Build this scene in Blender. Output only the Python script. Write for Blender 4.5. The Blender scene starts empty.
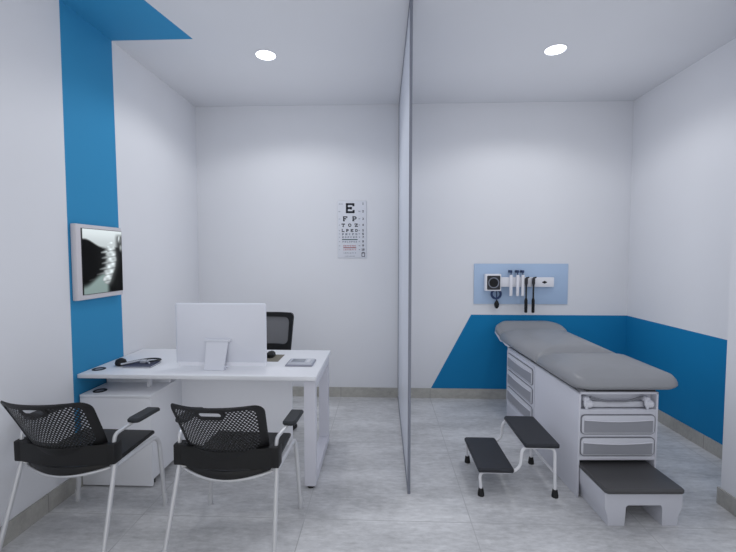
import bpy, bmesh, math, random
from mathutils import Vector, Matrix
R = math.radians
random.seed(4)
sc = bpy.context.scene
COL = sc.collection

# ------------------------------------------------------------------ materials
def lin(c):
    return tuple(((v/255)/12.92 if v/255 <= .04045 else ((v/255+.055)/1.055)**2.4) for v in c) + (1,)

def mat(name, rgb, rough=.5, metal=0, noise=.04, scale=30, spec=.5, bump=0, bscale=200, emit=0, coat=0):
    m = bpy.data.materials.new(name); m.use_nodes = True
    nt = m.node_tree; b = nt.nodes['Principled BSDF']
    c = lin(rgb)
    tc = nt.nodes.new('ShaderNodeTexCoord')
    n = nt.nodes.new('ShaderNodeTexNoise'); n.inputs['Scale'].default_value = scale; n.inputs['Detail'].default_value = 4
    nt.links.new(tc.outputs['Object'], n.inputs['Vector'])
    mx = nt.nodes.new('ShaderNodeMix'); mx.data_type = 'RGBA'
    mx.inputs[6].default_value = tuple(max(0, v*(1-noise)) for v in c[:3]) + (1,)
    mx.inputs[7].default_value = tuple(min(1, v*(1+noise)) for v in c[:3]) + (1,)
    nt.links.new(n.outputs['Fac'], mx.inputs[0])
    nt.links.new(mx.outputs[2], b.inputs['Base Color'])
    b.inputs['Roughness'].default_value = rough; b.inputs['Metallic'].default_value = metal
    b.inputs['Specular IOR Level'].default_value = spec
    if coat: b.inputs['Coat Weight'].default_value = coat
    if bump:
        n2 = nt.nodes.new('ShaderNodeTexNoise'); n2.inputs['Scale'].default_value = bscale
        nt.links.new(tc.outputs['Object'], n2.inputs['Vector'])
        bp = nt.nodes.new('ShaderNodeBump'); bp.inputs['Strength'].default_value = bump; bp.inputs['Distance'].default_value = .002
        nt.links.new(n2.outputs['Fac'], bp.inputs['Height']); nt.links.new(bp.outputs['Normal'], b.inputs['Normal'])
    if emit:
        b.inputs['Emission Color'].default_value = c; b.inputs['Emission Strength'].default_value = emit
    return m

M = {}
M['wall'] = mat('wall_paint', (212, 214, 220), .85, noise=.015, scale=3, spec=.2)
M['ceil'] = mat('ceiling_paint', (204, 206, 212), .9, noise=.01, scale=3, spec=.1)
M['blue_lit'] = mat('blue_paint_lit', (50, 134, 181), .7, noise=.02, scale=3, spec=.25)  # same blue paint, with the wash-out of bright light put into its colour
M['blue'] = mat('blue_paint', (17, 116, 168), .7, noise=.02, scale=3, spec=.25)
M['white'] = mat('white_laminate', (224, 226, 232), .45, noise=.01)
M['white_shade'] = mat('white_metal', (205, 206, 216), .4, noise=.01)
M['monitor'] = mat('monitor_shell', (215, 218, 228), .35, noise=.01)
M['chinm'] = mat('monitor_chin', (232, 234, 242), .3, noise=.01)
M['black'] = mat('black_plastic', (13, 13, 15), .55, noise=.05)
M['blackmesh'] = mat('black_seat_polymer', (11, 11, 12), .5, noise=.05, bump=.2)
M['seat'] = mat('seat_polymer', (13, 13, 14), .36, noise=.05)
M['arm'] = mat('charcoal_armpad', (38, 41, 45), .55, noise=.05)
M['chrome'] = mat('satin_chrome', (214, 215, 218), .3, metal=.6, noise=.02)
M['vinyl'] = mat('grey_vinyl', (134, 136, 141), .36, noise=.04, scale=8, bump=.08, bscale=300)
M['pad'] = mat('dark_grey_pad', (70, 70, 72), .5, noise=.05, scale=10)
M['steppad'] = mat('black_step_tread', (40, 42, 48), .55, noise=.06, scale=25, bump=.15)
M['cab'] = mat('cabinet_shell', (196, 198, 208), .4, noise=.01)
M['drawer'] = mat('drawer_front', (190, 192, 201), .4, noise=.01)
M['drawgrey'] = mat('drawer_grey_panel', (138, 140, 148), .45, noise=.02)
M['seam'] = mat('dark_seam', (118, 120, 128), .6, noise=.03)
M['dark'] = mat('dark_base', (48, 48, 52), .6)
M['stepmetal'] = mat('white_enamel_tube', (218, 219, 224), .3, noise=.01)
M['rubber'] = mat('black_rubber', (24, 24, 26), .7)
M['lightblue'] = mat('pale_blue_board', (164, 186, 214), .5, noise=.015)
M['navy'] = mat('navy_blue', (38, 56, 92), .5)
M['notebook'] = mat('notebook_cover', (52, 58, 82), .55)
M['olive'] = mat('mouse_mat', (120, 116, 106), .8, noise=.06, scale=60)
M['rimgrey'] = mat('rim_grey', (142, 144, 158), .4)
M['silver'] = mat('silver_plastic', (190, 194, 204), .3, metal=.3)
M['screen'] = mat('grey_display', (140, 146, 156), .2)
M['paper'] = mat('chart_card', (206, 209, 218), .6, noise=.01)
M['ink'] = mat('black_ink', (38, 42, 52), .7)
M['green'] = mat('green_bar', (38, 74, 78), .7)
M['red'] = mat('red_bar', (150, 62, 70), .7)
M['pink'] = mat('red_letters', (196, 120, 126), .7)
M['faint'] = mat('grey_ink', (124, 130, 146), .7)
M['lightbox'] = mat('lightbox_shell', (196, 194, 200), .45, noise=.01)
M['alu'] = mat('aluminium_frame', (128, 132, 144), .4, metal=.3)
M['meshgrey'] = mat('grey_mesh_fabric', (112, 113, 117), .8, noise=.08, scale=300)
M['white_plastic'] = mat('white_plastic', (220, 221, 228), .35, noise=.01)

def emission(name, rgb, s):
    m = bpy.data.materials.new(name); m.use_nodes = True; nt = m.node_tree
    nt.nodes.clear(); o = nt.nodes.new('ShaderNodeOutputMaterial'); e = nt.nodes.new('ShaderNodeEmission')
    e.inputs[0].default_value = lin(rgb); e.inputs[1].default_value = s
    nt.links.new(e.outputs[0], o.inputs[0]); return m
M['lamp'] = emission('lamp_diffuser', (243, 247, 255), 3.0)

def stone(name, a, b, joint, tile, off, axes='xy', rough=.42):
    m = bpy.data.materials.new(name); m.use_nodes = True; nt = m.node_tree; N = nt.nodes; L = nt.links
    p = N['Principled BSDF']
    tc = N.new('ShaderNodeTexCoord'); mp = N.new('ShaderNodeMapping'); mp.inputs['Location'].default_value = off
    L.new(tc.outputs['Object'], mp.inputs['Vector'])
    n1 = N.new('ShaderNodeTexNoise'); n1.inputs['Scale'].default_value = 2.2; n1.inputs['Detail'].default_value = 8; n1.inputs['Roughness'].default_value = .68
    n2 = N.new('ShaderNodeTexNoise'); n2.inputs['Scale'].default_value = 26; n2.inputs['Detail'].default_value = 5; n2.inputs['Roughness'].default_value = .7
    st = N.new('ShaderNodeMapping'); st.inputs['Scale'].default_value = (.6, 1.6, 1)
    L.new(tc.outputs['Object'], st.inputs['Vector'])
    L.new(st.outputs[0], n1.inputs['Vector']); L.new(st.outputs[0], n2.inputs['Vector'])
    av = N.new('ShaderNodeMix'); av.data_type = 'FLOAT'; av.inputs[0].default_value = .38
    L.new(n1.outputs['Fac'], av.inputs[2]); L.new(n2.outputs['Fac'], av.inputs[3])
    cr = N.new('ShaderNodeValToRGB'); cr.color_ramp.elements[0].position = .36; cr.color_ramp.elements[1].position = .64
    cr.color_ramp.elements[0].color = lin(a); cr.color_ramp.elements[1].color = lin(b)
    L.new(av.outputs[0], cr.inputs[0])
    sx = N.new('ShaderNodeSeparateXYZ'); L.new(mp.outputs[0], sx.inputs[0])
    last = None
    for ax in axes:
        d = N.new('ShaderNodeMath'); d.operation = 'DIVIDE'; d.inputs[1].default_value = tile
        L.new(sx.outputs[ax.upper()], d.inputs[0])
        fr = N.new('ShaderNodeMath'); fr.operation = 'FRACT'; L.new(d.outputs[0], fr.inputs[0])
        s = N.new('ShaderNodeMath'); s.operation = 'SUBTRACT'; s.inputs[1].default_value = .5; L.new(fr.outputs[0], s.inputs[0])
        ab = N.new('ShaderNodeMath'); ab.operation = 'ABSOLUTE'; L.new(s.outputs[0], ab.inputs[0])
        g = N.new('ShaderNodeMath'); g.operation = 'LESS_THAN'; g.inputs[1].default_value = .0024/tile; L.new(ab.outputs[0], g.inputs[0])
        if last is None: last = g
        else:
            mxx = N.new('ShaderNodeMath'); mxx.operation = 'MAXIMUM'; L.new(last.outputs[0], mxx.inputs[0]); L.new(g.outputs[0], mxx.inputs[1]); last = mxx
    mx = N.new('ShaderNodeMix'); mx.data_type = 'RGBA'; L.new(last.outputs[0], mx.inputs[0])
    L.new(cr.outputs[0], mx.inputs[6]); mx.inputs[7].default_value = lin(joint)
    L.new(mx.outputs[2], p.inputs['Base Color']); p.inputs['Roughness'].default_value = rough
    p.inputs['Specular IOR Level'].default_value = .4
    bp = N.new('ShaderNodeBump'); bp.inputs['Strength'].default_value = .08; bp.inputs['Distance'].default_value = .003
    L.new(av.outputs[0], bp.inputs['Height']); L.new(bp.outputs[0], p.inputs['Normal'])
    return m
TILE = .945
M['floor'] = stone('stone_floor_tiles', (160, 161, 164), (216, 217, 220), (168, 169, 172), TILE, (-.5+TILE/2, -2.2+TILE/2, 0))
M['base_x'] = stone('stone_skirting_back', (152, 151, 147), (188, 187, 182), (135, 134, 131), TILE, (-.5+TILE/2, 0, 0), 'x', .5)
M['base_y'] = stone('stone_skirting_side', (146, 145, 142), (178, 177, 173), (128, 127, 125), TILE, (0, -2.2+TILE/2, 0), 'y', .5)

def glass_mat():
    m = bpy.data.materials.new('frosted_glass'); m.use_nodes = True; nt = m.node_tree; N = nt.nodes; L = nt.links; N.clear()
    o = N.new('ShaderNodeOutputMaterial')
    d = N.new('ShaderNodeBsdfDiffuse'); d.inputs[0].default_value = lin((228, 231, 238))
    t = N.new('ShaderNodeBsdfTranslucent'); t.inputs[0].default_value = lin((236, 239, 246))
    tr = N.new('ShaderNodeBsdfTransparent'); tr.inputs[0].default_value = (.93, .95, .98, 1)
    g = N.new('ShaderNodeBsdfGlossy'); g.inputs['Roughness'].default_value = .3; g.inputs[0].default_value = (.9, .92, .96, 1)
    a = N.new('ShaderNodeMixShader'); a.inputs[0].default_value = .55; L.new(d.outputs[0], a.inputs[1]); L.new(t.outputs[0], a.inputs[2])
    b = N.new('ShaderNodeMixShader'); b.inputs[0].default_value = .35; L.new(a.outputs[0], b.inputs[1]); L.new(tr.outputs[0], b.inputs[2])
    lw = N.new('ShaderNodeLayerWeight'); lw.inputs[0].default_value = .25
    mu = N.new('ShaderNodeMath'); mu.operation = 'MULTIPLY'; mu.inputs[1].default_value = .45; L.new(lw.outputs['Fresnel'], mu.inputs[0])
    c = N.new('ShaderNodeMixShader'); L.new(mu.outputs[0], c.inputs[0]); L.new(b.outputs[0], c.inputs[1]); L.new(g.outputs[0], c.inputs[2])
    L.new(c.outputs[0], o.inputs[0]); return m
M['glass'] = glass_mat()

def film_mat():
    m = bpy.data.materials.new('xray_film'); m.use_nodes = True; nt = m.node_tree; N = nt.nodes; L = nt.links
    p = N['Principled BSDF']; at = N.new('ShaderNodeAttribute'); at.attribute_name = 'Col'
    L.new(at.outputs['Color'], p.inputs['Base Color']); L.new(at.outputs['Color'], p.inputs['Emission Color'])
    p.inputs['Emission Strength'].default_value = .85; p.inputs['Roughness'].default_value = .45; p.inputs['Specular IOR Level'].default_value = .1
    mul = N.new('ShaderNodeMix'); mul.data_type = 'RGBA'; mul.blend_type = 'MULTIPLY'; mul.inputs[0].default_value = 1
    L.new(at.outputs['Color'], mul.inputs[6]); mul.inputs[7].default_value = (.15, .15, .15, 1); L.new(mul.outputs[2], p.inputs['Base Color'])
    return m
M['film'] = film_mat()

# ------------------------------------------------------------------ mesh helpers
def BM(): return bmesh.new()

def box(bm, x0, x1, y0, y1, z0, z1, bev=0, seg=2):
    t = bmesh.new() if bev else bm
    r = bmesh.ops.create_cube(t, size=1)
    for v in r['verts']:
        v.co = Vector(((x0+x1)/2 + v.co.x*(x1-x0), (y0+y1)/2 + v.co.y*(y1-y0), (z0+z1)/2 + v.co.z*(z1-z0)))
    if bev:
        bmesh.ops.bevel(t, geom=t.edges[:], offset=bev, segments=seg, profile=.5, affect='EDGES')
        merge(bm, t)

def merge(bm, t, mtx=None):
    if mtx is not None: bmesh.ops.transform(t, matrix=mtx, verts=t.verts)
    me = bpy.data.meshes.new('tmp'); t.to_mesh(me); t.free(); bm.from_mesh(me); bpy.data.meshes.remove(me)

def fillet(pts, r, n=6):
    pts = [Vector(p) for p in pts]; out = [pts[0]]
    for i in range(1, len(pts)-1):
        a, b, c = pts[i-1], pts[i], pts[i+1]
        rr = r[i] if isinstance(r, dict) and i in r else (r if not isinstance(r, dict) else 0)
        d1 = (a-b); d2 = (c-b); k = min(rr, d1.length*.49, d2.length*.49)
        if k <= 0: out.append(b); continue
        p0 = b + d1.normalized()*k; p1 = b + d2.normalized()*k
        for j in range(n+1):
            t = j/n; out.append((1-t)**2*p0 + 2*t*(1-t)*b + t*t*p1)
    out.append(pts[-1]); return out

def tube(bm, pts, r, seg=10, closed=False, flat=1.0):
    pts = [Vector(p) for p in pts]; n = len(pts); rings = []
    rad = r if isinstance(r, (list, tuple)) else [r]*n
    up = None
    for i, p in enumerate(pts):
        if closed: d = (pts[(i+1) % n]-pts[i-1])
        else: d = pts[min(i+1, n-1)]-pts[max(i-1, 0)]
        d.normalize()
        if up is None:
            up = Vector((0, 0, 1)) if abs(d.z) < .9 else Vector((0, 1, 0))
        s = d.cross(up).normalized(); up = s.cross(d).normalized()
        rings.append([bm.verts.new(p + (s*math.cos(a) + up*math.sin(a)*flat)*rad[i]) for a in [2*math.pi*k/seg for k in range(seg)]])
    m = n if closed else n-1
    for i in range(m):
        A, B = rings[i], rings[(i+1) % n]
        for k in range(seg):
            bm.faces.new((A[k], A[(k+1) % seg], B[(k+1) % seg], B[k]))
    if not closed:
        bm.faces.new(rings[0][::-1]); bm.faces.new(rings[-1])

def lathe(bm, prof, c, axis='z', seg=20):
    c = Vector(c); rings = []
    for r, h in prof:
        ring = []
        for k in range(seg):
            a = 2*math.pi*k/seg; u, v = r*math.cos(a), r*math.sin(a)
            q = {'z': (u, v, h), 'y': (u, h, v), 'x': (h, u, v)}[axis]
            ring.append(bm.verts.new(c+Vector(q)))
        rings.append(ring)
    for A, B in zip(rings, rings[1:]):
        for k in range(seg): bm.faces.new((A[k], A[(k+1) % seg], B[(k+1) % seg], B[k]))
    bm.faces.new(rings[0][::-1]); bm.faces.new(rings[-1])

def rrect(x0, x1, y0, y1, r, n=6):
    r = max(1e-4, min(r, (x1-x0)*.499, (y1-y0)*.499)); out = []
    for cx, cy, a0 in ((x1-r, y1-r, 0), (x0+r, y1-r, 90), (x0+r, y0+r, 180), (x1-r, y0+r, 270)):
        for j in range(n+1):
            a = R(a0+90*j/n); out.append((cx+r*math.cos(a), cy+r*math.sin(a)))
    return out

def loft(bm, layers, f=lambda x, y, z: (x, y, z), cap=True):
    rings = [[bm.verts.new(f(x, y, z)) for x, y in poly] for poly, z in layers]
    for A, B in zip(rings, rings[1:]):
        n = len(A)
        for k in range(n): bm.faces.new((A[k], A[(k+1) % n], B[(k+1) % n], B[k]))
    if cap:
        bm.faces.new(rings[0][::-1]); bm.faces.new(rings[-1])

def prism(bm, poly, a, b, axis='y'):
    """poly in the two other axes; extruded from a to b"""
    def f(p, h):
        return {'y': (p[0], h, p[1]), 'x': (h, p[0], p[1]), 'z': (p[0], p[1], h)}[axis]
    A = [bm.verts.new(f(p, a)) for p in poly]; B = [bm.verts.new(f(p, b)) for p in poly]
    n = len(poly)
    for k in range(n): bm.faces.new((A[k], A[(k+1) % n], B[(k+1) % n], B[k]))
    bm.faces.new(A[::-1]); bm.faces.new(B)

def ringprism(bm, outer, inner, a, b, f):
    """flat ring between two matching outlines, extruded from a to b"""
    n = len(outer)
    V = [[bm.verts.new(f(p, h)) for p in pl] for pl, h in ((outer, a), (inner, a), (inner, b), (outer, b))]
    for A, B in ((0, 1), (1, 2), (2, 3), (3, 0)):
        for k in range(n): bm.faces.new((V[A][k], V[A][(k+1) % n], V[B][(k+1) % n], V[B][k]))

def obj(name, bm, m, parent=None, label=None, smooth=True, angle=38):
    bmesh.ops.recalc_face_normals(bm, faces=bm.faces[:])
    me = bpy.data.meshes.new(name); bm.to_mesh(me); bm.free()
    for k in (m if isinstance(m, list) else [m]): me.materials.append(M[k] if isinstance(k, str) else k)
    if smooth:
        me.polygons.foreach_set('use_smooth', [True]*len(me.polygons))
        me.set_sharp_from_angle(angle=R(angle))
    o = bpy.data.objects.new(name, me); COL.objects.link(o)
    if parent: o.parent = parent
    if label: o['label'] = label
    return o

def thing(name, label, cat, loc=(0, 0, 0), rz=0, group=None):
    o = bpy.data.objects.new(name, None); COL.objects.link(o); o.empty_display_size = .1
    o.location = loc; o.rotation_euler = (0, 0, rz); tag(o, label, cat, group); return o

def tag(o, label, cat, group=None, kind='thing'):
    o['label'] = label; o['category'] = cat; o['kind'] = kind
    if group: o['group'] = group
    return o

def struct(name, bm, m, label, cat, smooth=False):
    o = obj(name, bm, m, smooth=smooth); return tag(o, label, cat, kind='structure')

def copy_tree(o, parent=None):
    c = o.copy(); COL.objects.link(c)
    if parent: c.parent = parent
    for ch in [x for x in COL.objects if x.parent == o]: copy_tree(ch, c)
    return c

def quad(bm, pts, mi=0):
    f = bm.faces.new([bm.verts.new(p) for p in pts]); f.material_index = mi; return f

# ------------------------------------------------------------------ room
XL, XR, XS, YB, YF, HT, YS = -1.965, 2.51, 2.043, 4.192, -2.4, 3.055, 2.43
S0, S1 = 2.432, 2.958      # blue stripe on the left wall
bm = BM(); box(bm, XL-.2, XR+.2, YF, YB+.2, -.1, 0)
struct('floor', bm, 'floor', 'mottled light grey stone tile floor', 'floor')
# ceiling, with the blue wedge painted on it
bm = BM()
xa, xb = -1.366, -1.46
z = HT
P = lambda x, y: (x, y, z)
quad(bm, [P(XL, S0), P(XL, 2.903), P(xa, 2.903), P(xb, S0)], 1)
quad(bm, [P(XL, YF), P(XL, S0), P(xb, S0), P(xb, YF)])
quad(bm, [P(xb, YF), P(xb, S0), P(xa, 2.903), P(xa, YF)])
quad(bm, [P(XL, 2.903), P(XL, YB), P(xa, YB), P(xa, 2.903)])
quad(bm, [P(xa, YF), P(xa, YB), P(XR, YB), P(XR, YF)])
# roof slab over it
box(bm, XL-.2, XR+.2, YF, YB+.2, HT+.005, HT+.1)
o = struct('ceiling', bm, ['ceil', 'blue_lit'], 'flat white ceiling with a blue wedge painted at its left edge', 'ceiling')
# left wall with vertical stripe
bm = BM()
for y0, y1, mi in ((YF, S0, 0), (S0, 2.938, 1), (2.938, YB, 0)):
    e = lambda y: 2.903 if y == 2.938 else y
    quad(bm, [(XL, y0, 0), (XL, y1, 0), (XL, e(y1), HT), (XL, e(y0), HT)], mi)
box(bm, XL-.15, XL-.005, YF, YB+.15, 0, HT)
struct('wall_left', bm, ['wall', 'blue_lit'], 'white left wall with a broad vertical blue stripe', 'wall')
# back wall with trapezoid
ZT = .888
bm = BM()
quad(bm, [(XL, YB, 0), (.456, YB, 0), (.92, YB, ZT), (.92, YB, HT), (XL, YB, HT)])
quad(bm, [(.92, YB, ZT), (XR, YB, ZT), (XR, YB, HT), (.92, YB, HT)])
quad(bm, [(.456, YB, 0), (XR, YB, 0), (XR, YB, ZT), (.92, YB, ZT)], 1)
box(bm, XL, XR, YB+.005, YB+.15, 0, HT)
struct('wall_back', bm, ['wall', 'blue'], 'white back wall with a slant-ended blue band low on the right', 'wall')
bm = BM()
quad(bm, [(XR, YS-1, 0), (XR, YB, 0), (XR, YB, ZT), (XR, YS-1, ZT)], 1)
quad(bm, [(XR, YS-1, ZT), (XR, YB, ZT), (XR, YB, HT), (XR, YS-1, HT)])
box(bm, XR+.005, XR+.15, YS-1, YB+.15, 0, HT)
struct('wall_right', bm, ['wall', 'blue'], 'white right wall with a blue band along its lower part', 'wall')
bm = BM(); box(bm, XS, XR-.002, YF, YS, 0, HT)
struct('wall_right_near', bm, 'wall', 'white wall return standing out at the right edge of the picture', 'wall')
BT = .012
bm = BM(); box(bm, XL, XL+BT, YF, YB, 0, .108); struct('baseboard_left', bm, 'base_y', 'grey stone skirting along the left wall', 'baseboard')
bm = BM(); box(bm, XL+BT, XR-BT, YB-BT, YB, 0, .103); struct('baseboard_back', bm, 'base_x', 'grey stone skirting along the back wall', 'baseboard')
bm = BM(); box(bm, XR-BT, XR, YS, YB, 0, .105); struct('baseboard_right', bm, 'base_y', 'grey stone skirting under the blue band of the right wall', 'baseboard')
bm = BM(); box(bm, XS-BT, XS, YF, YS+BT, 0, .1); box(bm, XS, XR-BT, YS, YS+BT, 0, .1)
struct('baseboard_right_near', bm, 'base_y', 'grey stone skirting around the near wall return', 'baseboard')

# ------------------------------------------------------------------ glass partition
GX, GY = .166, 2.46
t = thing('glass_partition', 'full-height frosted glass partition in thin grey metal frame dividing the room', 'partition', (GX, GY, 0))
gl = YB-GY
bm = BM(); box(bm, -.004, .004, .012, gl-.014, .018, HT-.018); obj('glass_pane', bm, 'glass', t, smooth=False)
bm = BM(); box(bm, -.009, .009, 0, .016, 0, HT-.002, .002); obj('post', bm, 'alu', t)
bm = BM(); box(bm, -.009, .009, gl-.03, gl-.014, .105, HT-.002, .002); obj('post', bm, 'alu', t)
bm = BM(); box(bm, -.009, .009, .016, gl-.016, 0, .02, .002); obj('bottom_rail', bm, 'alu', t)
bm = BM(); box(bm, -.009, .009, .016, gl-.014, HT-.02, HT-.002, .002); obj('top_rail', bm, 'alu', t)

# ------------------------------------------------------------------ downlights
def downlight(x, y, label):
    t = thing('ceiling_downlight', label, 'ceiling light', (x, y, HT), 0, 'round recessed ceiling downlights')
    bm = BM(); lathe(bm, [(.066, -.001), (.066, -.004), (.079, -.005), (.081, -.001)], (0, 0, 0), seg=40); obj('trim_ring', bm, 'white_plastic', t)
    bm = BM(); lathe(bm, [(.075, -.0055), (.073, -.0075), (.03, -.009)], (0, 0, 0), seg=40); obj('diffuser', bm, 'lamp', t)
    return t
downlight(-.909, 3.144, 'round glowing recessed ceiling downlight on the desk side of the glass')
downlight(1.295, 3.145, 'round glowing recessed ceiling downlight above the examination table side')

# ------------------------------------------------------------------ lettering (stroke font on a unit box)
def arc(cx, cy, rx, ry, a0, a1, n=8):
    return [(cx+rx*math.cos(R(a0+(a1-a0)*i/n)), cy+ry*math.sin(R(a0+(a1-a0)*i/n))) for i in range(n+1)]
GL = {
 'E': [[(.1, 0), (.1, 1)], [(0, .93), (.95, .93)], [(0, .07), (1, .07)], [(.1, .5), (.62, .5)], [(.93, 1), (.93, .72)], [(.96, 0), (.96, .28)], [(.62, .62), (.62, .38)]],
 'F': [[(.15, 0), (.15, 1)], [(0, .93), (.95, .93)], [(.15, .5), (.6, .5)], [(.93, 1), (.93, .72)], [(0, .05), (.4, .05)], [(.6, .62), (.6, .38)]],
 'P': [[(.15, 0), (.15, 1)], [(0, .05), (.42, .05)], [(0, .93), (.55, .93)] , arc(.55, .68, .33, .25, 90, -90), [(.55, .43), (.15, .43)]],
 'T': [[(.5, 0), (.5, 1)], [(0, .93), (1, .93)], [(.06, 1), (.06, .7)], [(.94, 1), (.94, .7)], [(.28, .05), (.72, .05)]],
 'O': [arc(.5, .5, .42, .45, 0, 360, 20)],
 'Z': [[(.05, .93), (.95, .93), (.08, .07), (.97, .07)], [(.07, 1), (.07, .72)], [(.95, 0), (.95, .28)]],
 'L': [[(.18, 0), (.18, 1)], [(0, .95), (.4, .95)], [(0, .07), (.95, .07)], [(.93, 0), (.93, .3)]],
 'D': [[(.15, 0), (.15, 1)], [(0, .93), (.5, .93)], arc(.5, .5, .4, .43, 90, -90), [(.5, .07), (0, .07)]],
 'C': [arc(.52, .5, .42, .45, 50, 310, 14)],
 '0': [arc(.5, .5, .35, .46, 0, 360, 16)],
 '1': [[(.25, .8), (.5, .95), (.5, 0)], [(.25, .04), (.75, .04)]],
 '2': [arc(.5, .7, .35, .26, 170, -30, 8) + [(.12, .06), (.9, .06)]],
 '3': [arc(.45, .73, .33, .22, 150, -80, 8), arc(.45, .27, .38, .24, 80, -150, 8)],
 '4': [[(.7, 0), (.7, .97), (.08, .3), (.95, .3)]],
 '5': [[(.85, .94), (.25, .94), (.2, .55)] + arc(.47, .32, .36, .28, 110, -150, 9)],
 '6': [arc(.5, .3, .36, .27, 0, 360, 14), arc(.85, .45, .7, .5, 100, 180, 6)],
 '7': [[(.1, .93), (.9, .93), (.4, 0)]],
 '8': [arc(.5, .73, .28, .22, 0, 360, 12), arc(.5, .27, .36, .25, 0, 360, 12)],
 '9': [arc(.5, .7, .36, .27, 0, 360, 14), arc(.15, .55, .7, .5, -80, 0, 6)],
 '/': [[(.2, 0), (.8, 1)]], '-': [[(.1, .5), (.9, .5)]],
}
def glyph(bm, ch, x, z, w, h, t, y):
    for st in GL[ch]:
        for a, b in zip(st, st[1:]):
            A = Vector((x+a[0]*w, z+a[1]*h)); B = Vector((x+b[0]*w, z+b[1]*h)); d = B-A
            if d.length < 1e-7: continue
            n = Vector((-d.y, d.x)).normalized()*t/2; e = d.normalized()*t*.1
            bm.faces.new([bm.verts.new((q.x, y, q.y)) for q in (A+n-e, B+n+e, B-n+e, A-n-e)])
def row(bm, s, xc, z, w, h, gap, t, y):
    n = len(s); x = xc-(n*w+(n-1)*gap)/2
    for ch in s:
        if ch != ' ': glyph(bm, ch, x, z, w, h, t, y)
        x += w+gap

# ------------------------------------------------------------------ eye chart
CW, CH = .298, .592
t = thing('eye_chart', 'white wall eye test chart with rows of black letters and red lines', 'eye chart', (-.324, YB-.001, 1.481))
bm = BM(); box(bm, -CW/2, CW/2, -.008, 0, 0, CH, .002); obj('chart_card', bm, 'paper', t)
Y0 = -.0088
k = CH/492.0       # zoomed rows: 35..527 top to bottom
def zz(px): return CH-(px-35)*k
XX = lambda px: -CW/2+(px-35)*(CW/247)
bm = BM()
row(bm, 'E', XX(142), zz(138), .082, zz(58)-zz(138), 0, .021, Y0)
row(bm, 'FP', XX(140), zz(208), .043, zz(170)-zz(208), .055, .0115, Y0)
row(bm, 'TOZ', XX(139), zz(257), .032, zz(232)-zz(257), .036, .0085, Y0)
row(bm, 'LPED', XX(139), zz(301), .025, zz(279)-zz(301), .022, .007, Y0)
for i, p in enumerate((60, 126, 190, 243, 290, 319, 348, 385, 421, 456)):
    s = str(i+1)
    row(bm, s, XX(254), zz(p+8), .013, .021, .003, .0055, Y0)
row(bm, '11', XX(254), zz(490), .011, .014, .003, .005, Y0)
for a, b in (((244, 482), (268, 482)), ((268, 482), (268, 516)), ((268, 516), (244, 516)), ((244, 516), (244, 482))):
    A = Vector((XX(a[0]), zz(a[1]))); B = Vector((XX(b[0]), zz(b[1]))); d = (B-A).normalized(); n = Vector((-d.y, d.x))*.003
    quad(bm, [(q.x, Y0, q.y) for q in (A+n, B+n, B-n, A-n)])
obj('lettering', bm, 'ink', t, smooth=False)
bm = BM()
row(bm, 'PECFD', XX(139), zz(329), .019, .016, .016, .0055, Y0)
row(bm, 'EDFCZP', XX(139), zz(354), .015, .014, .013, .0045, Y0)
row(bm, 'FELOPZD', XX(139), zz(393), .012, .013, .011, .004, Y0)
row(bm, '20/200', XX(62), zz(66), .006, .009, .001, .002, Y0)
for s, p in (('200', 126), ('100', 190), ('70', 243), ('50', 290), ('40', 319), ('30', 348), ('25', 385), ('20', 421), ('15', 456)):
    row(bm, s, XX(222), zz(p+4), .006, .010, .001, .0022, Y0)
    row(bm, s, XX(50), zz(p+4), .005, .008, .001, .0018, Y0)
row(bm, 'LEFODPCT', XX(139), zz(489), .008, .009, .009, .003, Y0)
row(bm, 'FDPLTCEO', XX(139), zz(516), .006, .007, .008, .0022, Y0)
obj('lettering', bm, 'faint', t, 'grey small letter rows', smooth=False)
bm = BM()
row(bm, 'DEFPOTEC', XX(139), zz(428), .0095, .012, .008, .0036, Y0)
row(bm, 'LEFODPCT', XX(139), zz(461), .009, .011, .0085, .0034, Y0)
obj('lettering', bm, 'pink', t, 'red letter rows', smooth=False)
bm = BM(); quad(bm, [(XX(72), Y0, zz(372)), (XX(207), Y0, zz(372)), (XX(207), Y0, zz(365)), (XX(72), Y0, zz(365))]); obj('stripe', bm, 'green', t, 'dark green line', smooth=False)
bm = BM(); quad(bm, [(XX(82), Y0, zz(443)), (XX(195), Y0, zz(443)), (XX(195), Y0, zz(436)), (XX(82), Y0, zz(436))]); obj('stripe', bm, 'red', t, 'dark red line', smooth=False)

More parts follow.
